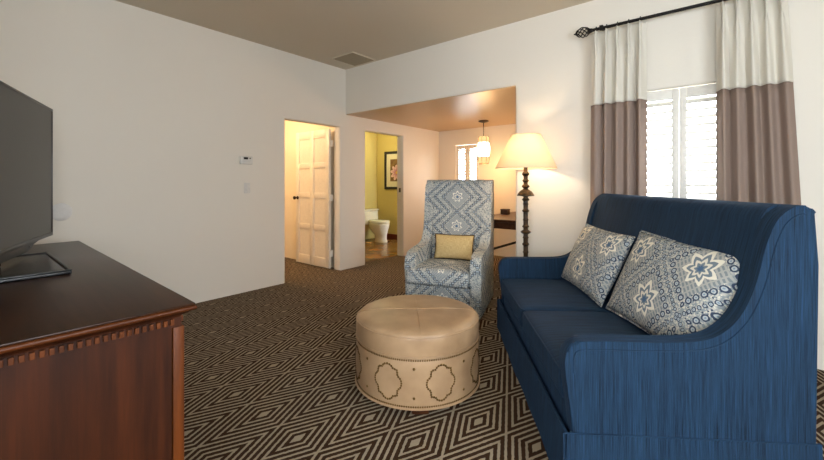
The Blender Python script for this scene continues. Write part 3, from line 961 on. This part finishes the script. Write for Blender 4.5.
def curtain(xa, xb, xa2, xb2, npl, label, seed):
    rnd = random.Random(seed)
    t = thing('curtain', label, 'curtain', (0, YC, 0), 0, 'cream and taupe curtains at the sofa window')
    ztop, zseam, zbot = ZR - .022, 1.858, .02
    wp = .055; n = npl * 16; ph = [rnd.uniform(-.5, .5) for _ in range(npl + 1)]; am = [rnd.uniform(.4, 1.5) for _ in range(npl + 1)]
    def pt(u, z):
        k = (ztop - z) / (ztop - .02)                       # 0 top .. 1 bottom
        x0 = xa + (xa2 - xa) * k; x1 = xb + (xb2 - xb) * k
        u = u + wp * sin(2 * pi * u) * sin(pi * u * 1.7 + ph[0] * 3) * min(1, max(0, (ztop - z - .1) / .5))
        u = min(1, max(0, u))
        v = u * npl; i = min(int(v), npl - 1); f = v - i   # pleat i centred at f=.5
        near = abs(f - .5) * 2                             # 0 on the pleat
        pin = max(0, 1 - ((ztop - z - .09) / .10) ** 2) if abs(ztop - z - .09) < .10 else 0
        finger = max(0, 1 - near / .36) 
        # folds: the pleats open out below the pinch
        open_ = min(1, max(0, (ztop - z - .06) / .45))
        wave = cos(2 * pi * (f - .5) + ph[i] * .5 * open_ ) 
        topw = (finger ** .7) * 1.0
        d = (1 - open_) * (topw * .046) + open_ * (.026 + .030 * am[i] * wave)
        # narrow the pleat sideways where it is pinched
        sq = (f - .5)
        xs = .5 + sq * (1 - .0 * pin) + (0 if abs(sq) > .25 else -sq * .55 * pin) + open_ * .05 * sin(2 * pi * f) * ph[i]
        # zig inside the fingers near the top
        d += .010 * pin * cos(near * pi * 3) * (1 if near < .4 else 0)
        return (x0 + (x1 - x0) * (i + xs) / npl, -d + .012, z)
    def sheet(zs, th=.0025):
        bm = BM(); G = []
        for z in zs: G.append([bm.verts.new(pt(i / n, z)) for i in range(n + 1)])
        for j in range(len(zs) - 1):
            for i in range(n): bm.faces.new((G[j][i], G[j][i + 1], G[j + 1][i + 1], G[j + 1][i]))
        bmesh.ops.recalc_face_normals(bm, faces=bm.faces)
        bmesh.ops.solidify(bm, geom=list(bm.faces), thickness=th)
        return bm
    zs1 = [ztop - (ztop - zseam) * (j / 26) for j in range(27)]
    zs2 = [zseam - (zseam - zbot) * (j / 20) for j in range(21)]
    u1 = obj('upper_panel', sheet(zs1), 'curtain_cream', t, smooth=180, uv=uv_xz); u1['label'] = 'cream upper part'
    u2 = obj('lower_panel', sheet(zs2), 'curtain_taupe', t, smooth=180, uv=uv_xz); u2['label'] = 'taupe lower part'
    for i in range(npl):
        bm = BM(); x = xa + (xb - xa) * (i + .5) / npl
        tube(bm, [(x, .0195 * cos(a), ZR + .0195 * sin(a)) for a in [2 * pi * k / 20 for k in range(20)]], .003, 6, True)
        obj('curtain_ring', bm, 'black_iron', t, smooth=60)
curtain(-.872, -.47, -.885, -.47, 5, 'gathered cream and taupe curtain near the floor lamp, by the rod finial', 3)
curtain(-.043, .32, -.043, .435, 5, 'gathered cream and taupe curtain above the near end of the sofa', 8)

# ------------------------------------------------------------------ console and television
x0, x1, y0, y1 = -3.51, -1.38, -.115, .565
CO = thing('media_console', 'dark cherry wood console with dentil moulding under the television', 'console', (0, 0, 0))
CO.location = (-2.451, .2186, 0); CO.rotation_euler = (0, 0, radians(-1.96))
def sh_(bm): bmesh.ops.translate(bm, verts=bm.verts, vec=(2.445, -.2, 0)); return bm
obj('console_top', sh_(bx(x0 + .004, x1 - .004, y0, y1 - .004,   .7925, .800, bev=.003)), 'cherry_top', CO, smooth=40)
def ring_prism(prof):
    """moulding that runs round two sides and the front: prof = (inset, z) outline"""
    bm = BM(); L = []
    for ins, z in prof:
        L.append([bm.verts.new((x0 + ins, y0, z)), bm.verts.new((x0 + ins, y1 - ins, z)), bm.verts.new((x1 - ins, y1 - ins, z)), bm.verts.new((x1 - ins, y0, z))])
    for A, B in zip(L, L[1:]):
        for i in range(3): bm.faces.new((A[i], A[i + 1], B[i + 1], B[i]))
    bm.faces.new(L[0]); bm.faces.new(L[-1][::-1])
    A = [r[0] for r in L]; B = [r[3] for r in L]
    bm.faces.new(A); bm.faces.new(B[::-1])
    return bm
ed = [(.016, .7922), (.006, .7920), (.001, .788), (0, .784), (.002, .778), (.008, .7755)]
obj('top_edge', sh_(ring_prism(ed)), 'cherry_edge', CO, smooth=50)
cv = [(.012, .7752), (.018, .770), (.028, .764), (.036, .760), (.038, .755), (.038, .7535), (.046, .7532)]
obj('cornice', sh_(ring_prism(cv)), 'cherry_side', CO, smooth=30)
bi = .042
obj('frieze', sh_(bx(x0 + bi - .004, x1 - bi + .004, y0, y1 - bi + .006, .7226, .753)), 'cherry_side', CO)
bm = BM()
nd = 32
for i in range(nd):
    y = y0 + .01 + i * (y1 - bi - y0 - .02) / nd
    box(bm, x1 - bi + .0042, x1 - bi + .014, y, y + .0115, .734, .7528, .0015)
obj('dentil_moulding', sh_(bm), 'cherry_door', CO); bm = BM()
for i in range(100):
    x = x0 + bi + i * (x1 - x0 - 2 * bi) / 100
    box(bm, x, x + .0115, y1 - bi + .0062, y1 - bi + .016, .734, .7528, .0015)
obj('dentil_moulding', sh_(bm), 'cherry_door', CO)
obj('cabinet_body', sh_(bx(x0 + bi, x1 - bi, y0, .501, .05, .7223)), 'cherry_side', CO)
obj('plinth', sh_(bx(x0 + bi - .01, x1 - bi + .01, y0, .512, 0, .0498, bev=.004)), 'cherry_side', CO)
n = 3; w = (x1 - x0 - 2 * bi) / n
for i in range(n):
    a = x0 + bi + i * w
    d = obj('door', sh_(bx(a + .002, a + w - .002, .506, .541, .055, .720, bev=.004)), 'cherry_door', CO, smooth=40)
    bm = BM(); lathe(bm, [(0, 0), (.006, 0), (.006, .012), (.014, .018), (.014, .026), (0, .03)], 16)
    bmesh.ops.rotate(bm, verts=bm.verts, matrix=Matrix.Rotation(-pi / 2, 3, 'X')); bmesh.ops.translate(bm, verts=bm.verts, vec=(a + (.06 if i else w - .06), .541, .40))
    obj('knob', sh_(bm), 'bronze', d, smooth=40)

# television, turned a little on its foot
ta = radians(-20.5)
TV = thing('television', 'large black flat screen television on a glossy foot on the wooden console', 'television', (-2.567, .191, .8), ta)
Wt, z0, z1 = .68, .083, .855
# local x along the screen (towards the right wall), local +y is the screen side
obj('back_shell', bx(-Wt + .05, Wt - .05, -.045, -.012, z0 + .05, z1 - .05, bev=.015), 'tv_black', TV, smooth=40)
bm = BM(); f = .012
for q in ((-Wt, Wt, z1 - f, z1), (-Wt, Wt, z0, z0 + .020), (-Wt, -Wt + f, z0 + .020, z1 - f), (Wt - f, Wt, z0 + .020, z1 - f)): box(bm, q[0], q[1], -.012, .012, q[2], q[3], .002)
# chin that swells in the middle of the lower edge
ch = smooth_poly([(-.42, z0 + .001), (-.34, z0 - .010), (-.28, z0 - .030), (-.15, z0 - .036), (.15, z0 - .036), (.28, z0 - .030), (.34, z0 - .010), (.42, z0 + .001)], 4)
prism(bm, ch, -.010, .011, 'xz')
obj('bezel', bm, 'tv_black', TV, smooth=40)
obj('screen', bx(-Wt + f, Wt - f, -.011, .009, z0 + .020, z1 - f), 'tv_screen', TV)
bm = BM(); lathe(bm, [(0, 0), (.008, 0), (.007, .002), (0, .0025)], 20); bmesh.ops.rotate(bm, verts=bm.verts, matrix=Matrix.Rotation(-pi / 2, 3, 'X')); bmesh.ops.translate(bm, verts=bm.verts, vec=(-.285, .0112, z0 - .012))
obj('power_light', bm, 'tv_chrome', TV, smooth=40)
st = obj('stand_neck', bx(.0, .14, -.035, -.0125, .0185, .20, bev=.006), 'tv_base', TV, smooth=40)
bm = soft_box(BM(), -.335, .335, -.10, .184, .0005, .018, .006, n=8); bmesh.ops.rotate(bm, verts=bm.verts, matrix=Matrix.Rotation(-ta + radians(-1), 3, 'Z'))
sb = obj('stand_base', bm, 'tv_base', TV, smooth=50)
bm = BM()
for q in ((-.335, -.322, -.10, .184), (.322, .335, -.10, .184), (-.322, .322, .171, .184)): box(bm, *q, .0165, .0225, .002)
bmesh.ops.rotate(bm, verts=bm.verts, matrix=Matrix.Rotation(-ta + radians(-1), 3, 'Z')); obj('stand_rim', bm, 'tv_black', sb, smooth=40)

# ------------------------------------------------------------------ lights
def point(name, loc, power, col, r=.04):
    l = bpy.data.lights.new(name, 'POINT'); l.energy = power; l.color = col; l.shadow_soft_size = r
    o = bpy.data.objects.new(name, l); COL.objects.link(o); o.location = loc; return o
WARM = (1.0, .66, .33)
point('floor_lamp_light', (lp[0], lp[1], 1.475), 5.5, (1.0, .74, .48), .03)
point('pendant_light', (-2.872, 5.282, 1.50), 30, (1.0, .54, .22), .11)
point('hall_light', (-5.15, 2.6, 2.2), 30, (1.0, .68, .38), .12)
point('bathroom_light', (-5.45, 5.3, 2.08), 11, (1.0, .86, .52), .10)

w = bpy.data.worlds.new('World'); sc.world = w; w.use_nodes = True
bg = w.node_tree.nodes['Background']; bg.inputs[0].default_value = (.86, .93, 1.0, 1); bg.inputs[1].default_value = 16.0
def portal(name, loc, rot, sx, sy):
    l = bpy.data.lights.new(name, 'AREA'); l.shape = 'RECTANGLE'; l.size = sx; l.size_y = sy; l.cycles.is_portal = True
    o = bpy.data.objects.new(name, l); COL.objects.link(o); o.location = loc; o.rotation_euler = rot; return o
portal('window_portal', ((W1[0] + W1[1]) / 2, YF + .19, (W1[2] + W1[3]) / 2), (-pi / 2, 0, 0), W1[1] - W1[0], W1[3] - W1[2])
portal('alcove_portal', (wm, YA + .16, (W2[2] + W2[3]) / 2), (-pi / 2, 0, 0), W2[1] - W2[0], W2[3] - W2[2])
portal('right_portal', (XR + .16, (W3[0] + W3[1]) / 2, (W3[2] + W3[3]) / 2), (0, pi / 2, 0), W3[3] - W3[2], W3[1] - W3[0])
portal('back_portal', ((W4[0] + W4[1]) / 2, YB - .16, (W4[2] + W4[3]) / 2), (pi / 2, 0, 0), W4[1] - W4[0], W4[3] - W4[2])

# ------------------------------------------------------------------ camera and render look
cd = bpy.data.cameras.new('camera'); cam = bpy.data.objects.new('camera', cd); COL.objects.link(cam)
cam.location = (0, 0, 1.2); cam.rotation_euler = (pi / 2, 0, radians(39.09))
cd.sensor_width = 36; cd.lens = 384 / 824 * 36; cd.shift_y = -46.5 / 824; cd.clip_start = .02
sc.camera = cam
vs = sc.view_settings
vs.view_transform = 'Standard'; vs.look = 'None'; vs.gamma = 1; vs.use_curve_mapping = False; vs.exposure = 0.46
sc.cycles.use_denoising = True
try: sc.cycles.denoiser = 'OPENIMAGEDENOISE'
except Exception: pass
sc.cycles.max_bounces = 10; sc.cycles.diffuse_bounces = 6; sc.cycles.transparent_max_bounces = 12
sc.cycles.sample_clamp_indirect = 8; sc.cycles.caustics_reflective = False; sc.cycles.caustics_refractive = False
